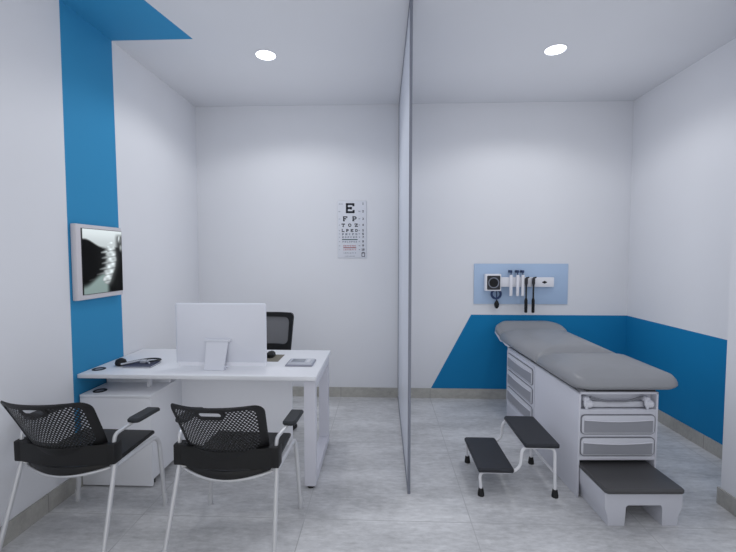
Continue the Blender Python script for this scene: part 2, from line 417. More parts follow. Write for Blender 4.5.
# ------------------------------------------------------------------ x-ray light box
t = thing('xray_viewer', 'wall light box showing a neck spine x-ray on the blue stripe', 'x-ray viewer', (XL, 2.45, 1.215))
BW, BH, BD = .44, .49, .038
bm = BM(); box(bm, 0, BD, 0, BW, 0, BH, .006, 3); obj('housing', bm, 'lightbox', t)
NU, NV = 84, 110
u0, u1, v0, v1 = .045, .432, .035, .462
def sm(a, b, x):
    x = min(1, max(0, (x-a)/(b-a))); return x*x*(3-2*x)
import math as _m
def film(u, v):
    # u: 0 left..1 right, v: 0 top..1 bottom
    def bl(cu, cv, ru, rv, p=2): return _m.exp(-(abs((u-cu)/ru)**p+abs((v-cv)/rv)**p))
    c = .015
    sk = .16+.12*sm(.05, .48, u)
    skull = 1-sm(sk-.025, sk+.02, v)
    c = max(c, skull*(.95-.12*sm(.0, .25, v)-.55*sm(.78, .92, u)*sm(.02, .12, v)))
    # column of vertebrae
    cu = .665+.03*sm(.2, .45, v)-.17*sm(.45, .95, v)
    w = .155-.03*sm(.6, .9, v)
    col = _m.exp(-abs((u-cu)/w)**5)*sm(.10, .2, v)*(1-.8*sm(.80, .93, v))
    q = (v-.23+.10*(u-cu))/.098; fq = q-_m.floor(q)
    disc = .74+.26*sm(.04, .2, fq)*(1-sm(.82, .98, fq))
    tex = .86+.14*_m.sin(u*31+v*7)*_m.sin(v*45-u*5)
    side = .72+.28*sm(-.16, .0, u-cu)
    c = max(c, col*disc*tex*side*1.05, .5*_m.exp(-((u-cu-.02)/.17)**2)*sm(.1, .25, v)*(1-sm(.8, 1, v)))
    # spinous processes to the left
    for vv, ln, st in ((.27, .10, .8), (.345, .13, .85), (.435, .13, .7), (.52, .12, .7), (.61, .14, .7), (.69, .17, .6), (.755, .32, .5)):
        a = (cu-.12-u)/ln
        if -.3 < a < 1:
            th = .030*(1-.6*max(0, a)); dv = (v-vv-.12*max(0, a)*ln)
            c = max(c, _m.exp(-(dv/th)**2)*(st-.3*max(0, a)))
    # jaw and teeth at the upper right
    c = max(c, bl(.93, .12, .06, .10)*(.80+.2*_m.sin(u*80+v*30)), bl(.97, .27, .05, .07)*.7, bl(.86, .24, .05, .05)*.45)
    sl = .86-.20*sm(0, .55, u)
    tis = sm(sl-.05, sl+.08, v)*(1-sm(.54, .70, u))
    c = max(c, .06*sm(.2, .5, u)*(1-sm(.82, .95, u))*(1-sm(.85, 1, v)))
    r, g, b = c*.95, c*.99, c
    if tis > 0:
        k2 = tis*(.72-.12*v); r = max(r, k2*.88); g = max(g, k2*1.0); b = max(b, k2*.985)
    edge = sm(.0, .015, u)
    return (lin((r*255*edge, g*255*edge, b*255*edge))[:3]+(1,))
verts = []; faces = []; cols = []
for j in range(NV+1):
    for i in range(NU+1):
        u, v = i/NU, j/NV
        verts.append((BD+.004, u0+(u1-u0)*u, v1+(v0-v1)*v)); cols.append(film(u, v))
for j in range(NV):
    for i in range(NU):
        a = j*(NU+1)+i; faces.append((a, a+1, a+NU+2, a+NU+1))
me = bpy.data.meshes.new('xray_film'); me.from_pydata(verts, [], faces)
ca = me.color_attributes.new('Col', 'FLOAT_COLOR', 'POINT')
for i, c in enumerate(cols): ca.data[i].color = c
me.materials.append(M['film'])
o = bpy.data.objects.new('film', me); COL.objects.link(o); o.parent = t; o['label'] = 'glowing black and white x-ray film'
bm = BM(); box(bm, BD-.001, BD+.003, u0-.004, u1+.003, v0-.003, v1+.003); obj('film_backing', bm, 'black', t, smooth=False)

# ------------------------------------------------------------------ desk
DZ = .742
t = thing('office_desk', 'white office desk with one loop leg and a front privacy panel', 'desk', (0, 0, 0))
bm = BM(); box(bm, XL+.004, -.42, 2.462, 3.172, DZ-.026, DZ, .002); obj('desktop', bm, 'white', t)
bm = BM()
lx0, lx1 = -.502, -.43
outer = [(2.492, .018), (3.142, .018), (3.142, DZ-.036), (2.492, DZ-.036)]
inner = [(2.548, .074), (3.086, .074), (3.086, DZ-.09), (2.548, DZ-.09)]
ringprism(bm, outer, inner, lx0, lx1, lambda p, h: (h, p[0], p[1]))
lg = obj('leg', bm, 'white_shade', t)
for y in (2.52, 3.11):
    bm = BM(); lathe(bm, [(.022, 0), (.022, .012), (.012, .02)], ((lx0+lx1)/2, y, 0)); obj('foot', bm, 'rubber', lg)
for ya, yc in ((2.5, 2.545), (3.09, 3.135)):
    bm = BM(); box(bm, lx0+.008, lx1-.008, ya, yc, DZ-.0365, DZ-.0262); obj('spacer', bm, 'dark', t)
bm = BM(); box(bm, -1.45, -.648, 2.79, 2.808, .14, DZ-.04, .001); obj('modesty_panel', bm, 'white', t)
for x in (-1.42, -.70):
    bm = BM(); box(bm, x, x+.045, 2.775, 2.83, DZ-.05, DZ-.0262); obj('panel_bracket', bm, 'white_shade', t)
bm = BM(); box(bm, -1.607, -1.588, 2.63, 2.66, .609, DZ-.0255); obj('support_post', bm, 'white', t)
bm = BM(); box(bm, -1.953, -1.50, 2.72, 2.738, .609, DZ-.0255); obj('support_panel', bm, 'white', t)
def grommet(parent, x, y, z):
    bm = BM(); lathe(bm, [(.041, -.001), (.041, .003), (.037, .005), (.028, .004), (.026, -.001)], (x, y, z), seg=28); g = obj('cable_grommet', bm, 'black', parent)
    bm = BM(); lathe(bm, [(.026, -.0005), (.025, .0015), (.004, .002)], (x, y, z), seg=20); obj('grommet_cap', bm, 'seam', g)
grommet(t, -1.902, 2.578, DZ)

# side pedestal under the desk along the left wall
CZ = .608
t = thing('side_pedestal', 'low white storage pedestal under the left end of the desk', 'cabinet', (0, 0, 0))
bm = BM(); box(bm, -1.951, -1.492, 2.482, 3.15, .045, CZ-.018, .002); obj('carcass', bm, 'white', t)
bm = BM(); box(bm, -1.951, -1.488, 2.462, 3.155, CZ-.018, CZ, .002); obj('pedestal_top', bm, 'white', t)
bm = BM(); box(bm, -1.951, -1.488, 2.464, 2.482, .012, CZ-.019, .0015); obj('front_panel', bm, 'white', t)
for x in (-1.92, -1.53):
    for y in (2.53, 3.1):
        bm = BM(); lathe(bm, [(.02, 0), (.02, .046)], (x, y, 0)); obj('foot', bm, 'rubber', t)
grommet(t, -1.872, 2.541, CZ)

# ------------------------------------------------------------------ monitor
t = thing('computer_monitor', 'white desktop computer monitor seen from behind, on the desk', 'monitor', (-1.115, 2.60, DZ+.0006))
bm = BM()
mw, mh, mo = .308, .412, .026
lay = []
for ins, d in ((.004, .0), (0, .004), (0, .012)):
    lay.append((rrect(-mw+ins, mw-ins, .03+ins, .03+mh-ins, .016), d))
for ins, d in ((.003, .016), (.012, .02)):
    lay.append((rrect(-mw+ins, mw-ins, .03+ins, .03+mh-ins, .018), d))
loft(bm, lay, lambda x, y, z: (x+mo, .042-z, y)); sh = obj('screen_housing', bm, 'monitor', t)
bm = BM(); prism(bm, rrect(-mw+.012+mo, mw-.012+mo, .045, .03+mh-.012, .004), .0425, .044, 'y'); obj('display', bm, 'black', t)
bm = BM(); prism(bm, [(-mw+.012+mo, .044), (mw-.002+mo, .044), (mw-.004+mo, .018), (-mw+.03+mo, .018)], .018, .030, 'y'); obj('chin_strip', bm, 'chinm', t)
bm = BM()
A = [(-.068, -.026, .0015), (.062, -.026, .0015), (.082, .010, .188), (-.066, .010, .188)]
B = [(x, y+.012, z) for x, y, z in A]
va = [bm.verts.new(p) for p in A]; vb = [bm.verts.new(p) for p in B]
for i in range(4): bm.faces.new((va[i], va[(i+1) % 4], vb[(i+1) % 4], vb[i]))
bm.faces.new(va[::-1]); bm.faces.new(vb)
box(bm, -.068, .062, -.026, .10, 0, .006, .001)
obj('stand', bm, 'monitor', t)
bm = BM(); box(bm, -.082, .098, .004, .0245, .184, .202, .004); obj('hinge', bm, 'monitor', t)

# ------------------------------------------------------------------ desk objects
o = BM(); box(o, -.905, -.752, 2.812, 3.008, DZ, DZ+.003, .001); tag(obj('mouse_pad', o, 'olive'), 'olive grey mouse mat lying on the desk beside the monitor', 'mouse mat')
t = thing('computer_mouse', 'small black computer mouse resting on the olive grey mat', 'mouse', (-.842, 2.945, DZ+.003))
bm = BM(); loft(bm, [(rrect(-.028, .028, -.05, .05, .026), 0), (rrect(-.03, .03, -.052, .052, .028), .01), (rrect(-.027, .027, -.048, .048, .025), .026), (rrect(-.018, .018, -.034, .034, .017), .036), (rrect(-.008, .008, -.016, .016, .0078), .039)]); obj('shell', bm, 'black', t)
bm = BM(); lathe(bm, [(.006, -.004), (.008, 0), (.006, .004)], (0, .026, .032), 'x', 12); obj('scroll_wheel', bm, 'arm', t)
t = thing('desk_calculator', 'flat silver-grey gadget with a dark rim near the right end of the desk', 'desk gadget', (-.578, 2.775, DZ+.0006), R(0))
bm = BM(); loft(bm, [(rrect(-.094, .094, -.085, .085, .012), 0), (rrect(-.096, .096, -.087, .087, .012), .005), (rrect(-.09, .09, -.08, .08, .01), .012)]); obj('rim', bm, 'rimgrey', t)
bm = BM(); loft(bm, [(rrect(-.082, .09, -.082, .064, .01), .0115), (rrect(-.078, .087, -.078, .06, .01), .019)]); obj('casing', bm, 'silver', t)
bm = BM(); box(bm, -.062, .03, -.04, .035, .0185, .0205, .001); obj('display', bm, 'screen', t)
for i in range(3):
    bm = BM(); box(bm, .045, .068, -.045+i*.032, -.024+i*.032, .0185, .0215, .001); obj('key', bm, 'white_plastic', t)
# notebook + stethoscope
t = thing('notebook', 'flat dark navy notebook lying at the left end of the desk', 'notebook', (0, 0, DZ+.0006))
poly = [(-1.765, 2.614), (-1.574, 2.619), (-1.581, 2.752), (-1.772, 2.745)]
bm = BM(); prism(bm, poly, .0015, .008, 'z'); obj('pages', bm, 'paper', t)
bm = BM(); prism(bm, [(-1.767, 2.612), (-1.572, 2.617), (-1.579, 2.754), (-1.774, 2.747)], .008, .011, 'z'); prism(bm, [(-1.767, 2.612), (-1.572, 2.617), (-1.579, 2.754), (-1.774, 2.747)], 0, .0015, 'z'); obj('cover', bm, 'notebook', t)
t = thing('stethoscope', 'stethoscope with a black round head, its tube looped over the navy notebook', 'stethoscope', (0, 0, DZ+.0006))
bm = BM(); lathe(bm, [(.02, 0), (.033, .006), (.036, .022), (.030, .040), (.014, .049)], (-1.814, 2.672, 0)); obj('chest_piece', bm, 'black', t)
bm = BM()
pts = [(-1.79, 2.645, .02), (-1.765, 2.655, .022), (-1.74, 2.70, .022), (-1.72, 2.76, .018), (-1.67, 2.81, .016), (-1.60, 2.795, .016), (-1.575, 2.745, .021), (-1.62, 2.71, .022), (-1.66, 2.70, .02)]
tube(bm, fillet(pts, .04, 5), .0062, 10); obj('tubing', bm, 'arm', t)
bm = BM()
tube(bm, fillet([(-1.79, 2.635, .018), (-1.74, 2.67, .022), (-1.70, 2.715, .026), (-1.655, 2.70, .024)], .03), .0065, 10)
tube(bm, fillet([(-1.655, 2.70, .022), (-1.62, 2.685, .02), (-1.605, 2.66, .018)], .02), .0045, 8)
obj('headset', bm, 'silver', t, 'silver metal headset')
bm = BM(); box(bm, -1.69, -1.65, 2.685, 2.715, .012, .034, .005); obj('joint', bm, 'silver', t)

# ------------------------------------------------------------------ visitor chair
def back_fn(s, tt, off=0.0):
    """s: metric across, tt: height above .50 (0..~.34); off along the outward (rear) normal"""
    v = tt/.33; u = s/.225
    x = s*(0.89+.115*v)
    y = -.152-.150*v-.02*v*v+.078*u*u
    zz_ = .464+tt*(1.06)-.002*u*u*v
    n = Vector((-2*.078*u/.225*1.0, -1, -.35)).normalized()
    return Vector((x, y, zz_))+n*off

def make_chair(label):
    t = thing('visitor_chair', label, 'chair', (0, 0, 0), 0, 'black visitor chairs in front of the desk')
    # seat: flat pan with a rounded drooping rear edge
    bm = BM()
    def seat_poly(i):
        f = [(-.222+i, .262-i*.6), (.222-i, .262-i*.6)]
        rear = []
        for k in range(17):
            a = -1+2*k/16; rear.append((-a*(-.0)+(.232-i)*(-a), -.105-.075*(1-a*a)+i*.6))
        return f+rear
    loft(bm, [(seat_poly(.012), 0), (seat_poly(0), .008), (seat_poly(0), .020), (seat_poly(.006), .027)],
         lambda x, y, z: (x, y, .428+z - .022*max(0, (.02-y)/.2)*(1-(x/.24)**2)*(1 if z < .015 else .2)))
    obj('seat', bm, 'seat', t)
    # rear band that joins back, arms and frame
    bm = BM()
    outer = []; 
    n = 20; ringsA = []
    for i in range(n+1):
        a = -1+2*i/n; x = .266*a
        yb = -.165+.045*a*a
        ringsA.append([bm.verts.new(p) for p in ((x, yb-.014, .462), (x, yb-.014, .562), (x, yb+.014, .562), (x, yb+.014, .462))])
    for A, B in zip(ringsA, ringsA[1:]):
        for k in range(4): bm.faces.new((A[k], A[(k+1) % 4], B[(k+1) % 4], B[k]))
    bm.faces.new(ringsA[0]); bm.faces.new(ringsA[-1][::-1])
    for sx in (-1, 1): box(bm, sx*.246-.021, sx*.246+.021, -.145, -.085, .458, .563, .006)
    obj('back_bracket', bm, 'blackmesh', t)
    # backrest frame
    H = .335
    out = rrect(-.225, .225, .03, H, .045, 6)
    inn = rrect(-.199, .199, .092, H-.016, .034, 6)
    bm = BM()
    V = []
    for pl, off in ((out, -.007), (inn, -.006), (inn, .006), (out, .007)):
        V.append([])
        for i in range(len(pl)):      # subdivide each span so that it follows the curve
            a = pl[i]; b = pl[(i+1) % len(pl)]
            mm = 10 if abs(a[0]-b[0]) > .1 or abs(a[1]-b[1]) > .1 else 1
            for q in range(mm):
                f = q/mm; V[-1].append(bm.verts.new(back_fn(a[0]+(b[0]-a[0])*f, a[1]+(b[1]-a[1])*f, off)))
    nn = len(V[0])
    for A, B in ((0, 1), (1, 2), (2, 3), (3, 0)):
        for k in range(nn): bm.faces.new((V[A][k], V[A][(k+1) % nn], V[B][(k+1) % nn], V[B][k]))
    obj('back_frame', bm, 'black', t, angle=60)
    # perforated shell with round holes
    bm = BM()
    PX, PZ, HR = .0166, .0105, .0045
    hs, hz, hw, hh = 0.0, H-.033, .056, .0150   # hand slot (stadium)
    def in_slot(s, tt, m=0): 
        dx = max(0, abs(s-hs)-(hw-hh)); return dx*dx+(tt-hz)**2 < (hh+.006+m)**2
    rows = int(.225/PZ)+1
    for j in range(rows):
        tc = .088+PZ*(j+.5)
        for i in range(-13, 14):
            s = PX*(i+(.5 if j % 2 else 0))
            if abs(s)-PX/2 > .199 or tc > H-.012: continue
            if in_slot(s, tc): continue
            c4 = [(s-PX/2, tc-PZ/2), (s, tc-PZ/2), (s+PX/2, tc-PZ/2), (s+PX/2, tc), (s+PX/2, tc+PZ/2), (s, tc+PZ/2), (s-PX/2, tc+PZ/2), (s-PX/2, tc)]
            hole = []
            for p in c4:
                a = math.atan2((p[1]-tc), (p[0]-s)); hole.append((s+HR*1.12*math.cos(a), tc+HR*math.sin(a)))
            for off in (-.0012, .0012):
                pass
            vo = [bm.verts.new(back_fn(p[0], p[1], 0)) for p in c4]; vi = [bm.verts.new(back_fn(p[0], p[1], 0)) for p in hole]
            vd = [bm.verts.new(back_fn(p[0], p[1], -.0022)) for p in hole]
            for k in range(8):
                bm.faces.new((vo[k], vo[(k+1) % 8], vi[(k+1) % 8], vi[k]))
                bm.faces.new((vi[k], vi[(k+1) % 8], vd[(k+1) % 8], vd[k]))
    obj('perforated_back', bm, 'blackmesh', t, smooth=False)
    # slot rim
    bm = BM()
    def stad(w, h, n=10):
        o = []
        for cx, a0 in ((w-h, -90), (-(w-h), 90)):
            for q in range(n+1):
                a = R(a0+180*q/n); o.append((hs+cx+h*math.cos(a), hz+h*math.sin(a)))
        return o
    so, si = stad(hw+.013, hh+.0125), stad(hw-.003, hh-.003)
    V = [[bm.verts.new(back_fn(p[0], p[1], off)) for p in pl] for pl, off in ((so, -.004), (si, -.004), (si, .004), (so, .004))]
    nn = len(so)
    for A, B in ((0, 1), (1, 2), (2, 3), (3, 0)):
        for k in range(nn): bm.faces.new((V[A][k], V[A][(k+1) % nn], V[B][(k+1) % nn], V[B][k]))
    obj('hand_grip', bm, 'black', t)
    for sx in (-1, 1):
        # front leg runs on as the side rail
        bm = BM()
        tube(bm, fillet([(sx*.247, -.10, .434), (sx*.247, .225, .428), (sx*.252, .258, .39), (sx*.277, .262, .002)], {1: .05, 2: .05}), .0125, 12)
        lathe(bm, [(.0155, 0), (.0150, .06), (.0125, .07)], (sx*.277, .262, 0), seg=12)
        obj('leg', bm, 'chrome', t)
        bm = BM()
        tube(bm, [(sx*.248, -.112, .47), (sx*.251, -.125, .43), (sx*.270, -.262, .003)], .0115, 12)
        lathe(bm, [(.0135, 0), (.0135, .02)], (sx*.270, -.262, 0), seg=12)
        obj('leg', bm, 'chrome', t)
        bm = BM(); tube(bm, [(sx*.249, -.118, .445), (sx*.20, -.10, .425)], .009, 10); tube(bm, [(sx*.249, -.10, .434), (sx*.25, -.122, .436)], .010, 10)
        obj('seat_bracket', bm, 'chrome', t)
        bm = BM()
        tube(bm, fillet([(sx*.247, -.118, .555), (sx*.25, -.112, .60), (sx*.285, .0, .628), (sx*.287, .10, .628)], {1: .03, 2: .05}), .0095, 12)
        ar = obj('armrest', bm, 'chrome', t)
        bm = BM()
        lay = [(rrect(-.031, .031, -.03, .170, .02), .624), (rrect(-.036, .036, -.036, .175, .024), .630), (rrect(-.036, .036, -.036, .175, .024), .640), (rrect(-.03, .03, -.028, .167, .02), .647)]
        loft(bm, lay, lambda x, y, z, sx=sx: (sx*.288+x+sx*.05*0, y, z-.018*max(0, (y-.105)/.07)**2)); obj('arm_pad', bm, 'arm', ar)
    bm = BM(); pts = []
    for i in range(13):
        a = -1+2*i/12; pts.append((.225*a, -.115-.055*(1-a*a), .43-.026*(1-a*a)))
    tube(bm, pts, .008, 10); obj('cross_bar', bm, 'chrome', t)
    return t
c1 = make_chair('black perforated-back visitor chair on chrome legs, nearer the left wall')
c1.location = (-1.600, 2.05, 0); c1.rotation_euler.z = R(-1.5)
c2 = copy_tree(c1); c2['label'] = 'black perforated-back visitor chair on chrome legs, in front of the monitor'
c2.location = (-.772, 2.045, 0); c2.rotation_euler.z = R(-1.5)

# ------------------------------------------------------------------ office chair behind the desk
t = thing('office_chair', 'black swivel office chair with grey mesh back behind the desk', 'chair', (-1.035, 3.45, 0))
def ob(s, tt, off=0):
    w = 1-.16*(1-tt/.48)
    return Vector((s*w, .155+.05*(s/.22)**2*-1+off+.05*(tt/.48), .53+tt))
bm = BM()
out = rrect(-.228, .228, 0, .452, .04, 6); inn = rrect(-.187, .187, .165, .412, .05, 6)
def sub(pl):
    o = []
    for i in range(len(pl)):
        a = pl[i]; b = pl[(i+1) % len(pl)]; mm = 8 if abs(a[0]-b[0]) > .1 or abs(a[1]-b[1]) > .1 else 1
        for q in range(mm): f = q/mm; o.append((a[0]+(b[0]-a[0])*f, a[1]+(b[1]-a[1])*f))
    return o
out, inn = sub(out), sub(inn)
V = [[bm.verts.new(ob(p[0], p[1], off)) for p in pl] for pl, off in ((out, -.014), (inn, -.014), (inn, .014), (out, .014))]
nn = len(out)
for A, B in ((0, 1), (1, 2), (2, 3), (3, 0)):
    for k in range(nn): bm.faces.new((V[A][k], V[A][(k+1) % nn], V[B][(k+1) % nn], V[B][k]))
obj('back_frame', bm, 'black', t)
bm = BM(); G = []
for j in range(13):
    G.append([bm.verts.new(ob(-.21+.42*i/12, .06+.36*j/12, 0)) for i in range(13)])
for j in range(12):
    for i in range(12): bm.faces.new((G[j][i], G[j][i+1], G[j+1][i+1], G[j+1][i]))
obj('mesh_back', bm, 'meshgrey', t)
bm = BM(); loft(bm, [(rrect(-.16, .10+.06, .04, .11, .03), -.02), (rrect(-.16, .16, .04, .115, .03), .02)], lambda x, y, z: tuple(ob(x, y, z-.01))); obj('lumbar_support', bm, 'black', t)
bm = BM(); tube(bm, fillet([(0, .0, .40), (0, .19, .40), (0, .205, .62)], .06), .022, 10); obj('back_post', bm, 'black', t)
bm = BM(); loft(bm, [(rrect(-.21, .21, -.24, .20, .06), .40), (rrect(-.235, .235, -.265, .22, .08), .42), (rrect(-.235, .235, -.265, .22, .08), .45), (rrect(-.20, .20, -.23, .18, .07), .475)]); obj('seat', bm, 'blackmesh', t)
bm = BM(); tube(bm, [(0, 0, .09), (0, 0, .40)], .026, 14); obj('gas_column', bm, 'black', t)
base = BM()
ca = []
for k in range(5):
    a = R(-18+72*k); d = Vector((math.cos(a), math.sin(a), 0))
    tube(base, [d*.01+Vector((0, 0, .105)), d*.27+Vector((0, 0, .07))], [.03, .018], 10)
    ca.append((a, d))
bb = obj('star_base', base, 'black', t)
for a, d in ca:
    bm = BM(); p = d*.275
    n = Vector((-d.y, d.x, 0))
    for s in (-1, 1): 
        q = p+n*s*.014+Vector((0, 0, .028)); tube(bm, [q-n*.009, q+n*.009], .028, 16)
    tube(bm, [p+Vector((0, 0, .03)), p+Vector((0, 0, .07))], .009, 8)
    obj('caster', bm, 'black', bb)

# ------------------------------------------------------------------ examination table
TX, TY, TR = 1.206, 2.462, R(2.2)
t = thing('examination_table', 'grey padded examination table on a pale drawer cabinet with a pull-out footstep', 'examination table', (TX, TY, 0), TR)
W, L_, TZ = .487, 1.262, .666
bm = BM()
box(bm, 0, .012, 0, L_, 0, TZ, .002); box(bm, W-.012, W, 0, L_, 0, TZ, .002)
box(bm, .012, W-.012, .004, L_, .24, .556)
box(bm, .012, W-.012, .05, L_, .55, .66); box(bm, .0, W, 0, L_, .652, TZ, .002)
box(bm, .012, W-.012, .34, L_, .01, .245)
box(bm, .006, W-.006, 0, .03, .546, .558, .002); box(bm, .006, W-.006, 0, .03, .236, .262, .006)
obj('cabinet', bm, 'cab', t)
bm = BM(); box(bm, .05, W-.012, .012, L_+.2, TZ, .692); obj('upholstery_base', bm, 'dark', t)
# front drawers
def drawer(x0, x1, z0, z1, mapf, name='drawer'):
    bm = BM(); ringprism(bm, rrect(x0, x1, z0, z1, .026), rrect(x0+.004, x1-.004, z0+.004, z1-.004, .022), .0, .006, lambda p, h: mapf(p[0], p[1], h))
    loft(bm, [(rrect(x0+.004, x1-.004, z0+.004, z1-.004, .015), .0), (rrect(x0+.004, x1-.004, z0+.004, z1-.004, .015), .003)], lambda x, y, z: mapf(x, y, z))
    seam = bm
    d = obj(name, BMcopy(x0, x1, z0, z1, mapf), 'drawer', t)
    obj('drawer_seam', seam, 'seam', d)
    # grey recessed panel, its top edge a shallow curve under the pull lip
    pts = [(x0+.018, z0+.014), (x1-.018, z0+.014)]
    n = 12
    for i in range(n+1):
        a = i/n; x = x1-.018-(x1-x0-.036)*a
        pts.append((x, z1-.034-.010*math.sin(math.pi*a)))
    bm = BM(); A = [bm.verts.new(mapf(p[0], p[1], .0105)) for p in pts]; B = [bm.verts.new(mapf(p[0], p[1], .0125)) for p in pts]
    for k in range(len(pts)): bm.faces.new((A[k], A[(k+1) % len(pts)], B[(k+1) % len(pts)], B[k]))
    bm.faces.new(A[::-1]); bm.faces.new(B)
    obj('drawer_panel', bm, 'drawgrey', d, 'grey inset panel')
    bm = BM(); pp = []
    for i in range(n+1):
        a = i/n; pp.append(mapf(x0+.018+(x1-x0-.036)*a, z1-.031-.010*math.sin(math.pi*a), .0135))
    tube(bm, pp, .0045, 8); obj('pull_lip', bm, 'white_shade', d)
def BMcopy(x0, x1, z0, z1, mapf):
    bm = BM(); loft(bm, [(rrect(x0+.006, x1-.006, z0+.006, z1-.006, .02), .002), (rrect(x0+.006, x1-.006, z0+.006, z1-.006, .02), .009), (rrect(x0+.009, x1-.009, z0+.009, z1-.009, .017), .011)], lambda x, y, z: mapf(x, y, z)); return bm
fm = lambda a, b, h: (a, .003-h, b)
drawer(.012, .470, .402, .527, fm)
drawer(.011, .470, .266, .385, fm)
# side drawers near the head end (left side faces -X)
sm_ = lambda a, b, h: (.001-h, a, b)
for z0, z1 in ((.478, .612), (.325, .459), (.172, .306)):
    drawer(.68, 1.236, z0, z1, sm_)
# a thin raised surround of the side drawer bank
bm = BM(); ringprism(bm, rrect(.65, 1.258, .13, .64, .03), rrect(.664, 1.248, .15, .625, .025), -.004, .002, lambda p, h: (h, p[0], p[1])); obj('drawer_surround', bm, 'cab', t)
# tray lip and stirrup holders in the recess under the seat cushion
bm = BM()
tube(bm, fillet([(.075, .02, .628), (.11, .012, .622), (.16, .008, .606), (.30, .008, .606), (.36, .012, .622), (.40, .02, .628)], .04), .0065, 8); obj('tray_handle', bm, 'seam', t)
bm = BM(); box(bm, .07, .41, .02, .05, .562, .60, .006); obj('tray', bm, 'drawer', t)
for x in (.052, .425):
    bm = BM()
    box(bm, x-.024, x+.014, -.006, .05, .60, .634, .012, 3)
    lathe(bm, [(.018, -.022), (.024, -.014), (.024, .012), (.017, .02)], (x+.008, .004, .592), 'x', 18)
    tube(bm, fillet([(x-.014, .0, .62), (x-.02, -.006, .59), (x-.006, -.004, .566)], .015), .009, 10)
    obj('stirrup', bm, 'cab', t)
# pull-out footstep
SX0, SX1 = .016, .447
st = thing('footstep', '', '', (0, 0, 0)); 
for kx in ('label', 'category', 'kind'): del st[kx]
st.parent = t
bm = BM()
def stp(x0, x1):
    w = x1-x0
    return [(x0, .190), (x1, .190), (x1, .104), (x1-.022, .055), (x1-.024, .001), (x1-.110, .001), (x1-.110, .104), (x1-.120, .118), (x0+.128, .118), (x0+.118, .107), (x0+.112, .001), (x0+.020, .001), (x0+.016, .055), (x0, .104)]
prism(bm, stp(SX0, SX1), -.262, .26, 'y'); obj('step_body', bm, 'drawer', st, angle=25)
bm = BM()
loft(bm, [(rrect(SX0-.002, SX1+.003, -.276, .30, .022), .190), (rrect(SX0-.006, SX1+.007, -.280, .30, .025), .196), (rrect(SX0-.006, SX1+.007, -.280, .30, .025), .208), (rrect(SX0+.002, SX1-.001, -.272, .29, .02), .216)])
obj('step_pad', bm, 'pad', st, 'dark grey tread pad')

# upholstery: three pillows
def pillow(name, x0, x1, y0, y1, z0, th, rc, bulge, tilt, side_in=None):
    bm = BM(); lay = []
    for ins, f in ((.05, 0), (.022, .02), (.007, .14), (0, .34), (.001, .58), (.006, .78), (.018, .92), (.042, 1.0)):
        lay.append((rrect(x0+ins, x1-ins, y0+ins, y1-ins, max(.01, rc-ins*.6), 8), z0+th*f))
    for ins, f in ((.10, .6), (.15, .9), (.20, 1.0)):
        if ins*2 < min(x1-x0, y1-y0)-.02:
            lay.append((rrect(x0+ins, x1-ins, y0+ins, y1-ins, max(.01, rc-ins*.6), 8), z0+th+bulge*f))
    loft(bm, lay, lambda x, y, z: (x, y, z+tilt(x, y, z)))
    return obj(name, bm, 'vinyl', t, angle=80)
cx0, cx1 = -.045, .624
def kz(z): return min(1, max(.0, (z-.70)/.06))
pillow('seat_cushion', cx0, cx1, -.040, .60, .685, .098, .10, .008, lambda x, y, z: (-.040*max(0, (.22-y)/.26)**2 + .008*max(0, min(1, (y-.1)/.3)) - min(.07, .11*max(0, (y-.43)/.15)**2))*kz(z))
pillow('back_cushion', cx0+.004, cx1-.002, .48, 1.45, .687, .108, .10, .014, lambda x, y, z: (.012*max(0, (y-.62)/.8) - min(.07, .10*max(0, (.69-y)/.17)**2) - min(.05, .055*max(0, (y-1.24)/.17)**2))*kz(z))
pillow('head_cushion', cx0+.014, cx1+.02, 1.32, 1.664, .702, .074, .15, .008, lambda x, y, z: .068*max(0, (y-1.36)/.28) - .02*max(0, (.1-x)/.1)*max(0, (y-1.36)/.28))
bm = BM()
prism(bm, [(1.20, .667), (1.30, .667), (1.36, .680), (1.44, .674), (1.60, .726), (1.60, .745), (1.42, .702), (1.20, .692)], -.012, .54, 'x'); obj('head_support', bm, 'white_shade', t)

# ------------------------------------------------------------------ step stool
t = thing('step_stool', 'two-tread step stool with black treads on a white tube frame', 'step stool', (0, 0, 0))
def tread(x0, x1, y0, y1, z):
    bm = BM(); loft(bm, [(rrect(x0+.003, x1-.003, y0+.003, y1-.003, .012), z-.026), (rrect(x0, x1, y0, y1, .014), z-.021), (rrect(x0, x1, y0, y1, .014), z-.007), (rrect(x0+.006, x1-.006, y0+.006, y1-.006, .012), z)])
    obj('tread', bm, 'steppad', t)
tread(.592, .812, 2.432, 2.87, .188)
tread(.874, 1.086, 2.432, 2.87, .349)
for y in (2.465, 2.868):
    bm = BM()
    tube(bm, fillet([(.617, y, .03), (.607, y, .152), (.81, y, .152), (.858, y, .19), (.866, y, .313), (1.066, y, .313), (1.074, y, .03)], {1: .04, 2: .05, 3: .03, 4: .045, 5: .04}), .0095, 12)
    f = obj('frame_tube', bm, 'stepmetal', t)
    for x in (.617, 1.074):
        bm = BM(); lathe(bm, [(.020, 0), (.020, .012), (.015, .045), (.012, .048)], (x, y, 0), seg=16); obj('rubber_foot', bm, 'rubber', f)
bm = BM(); tube(bm, [(1.071, 2.868, .135), (1.071, 2.465, .150)], .008, 10); obj('stretcher', bm, 'stepmetal', t)

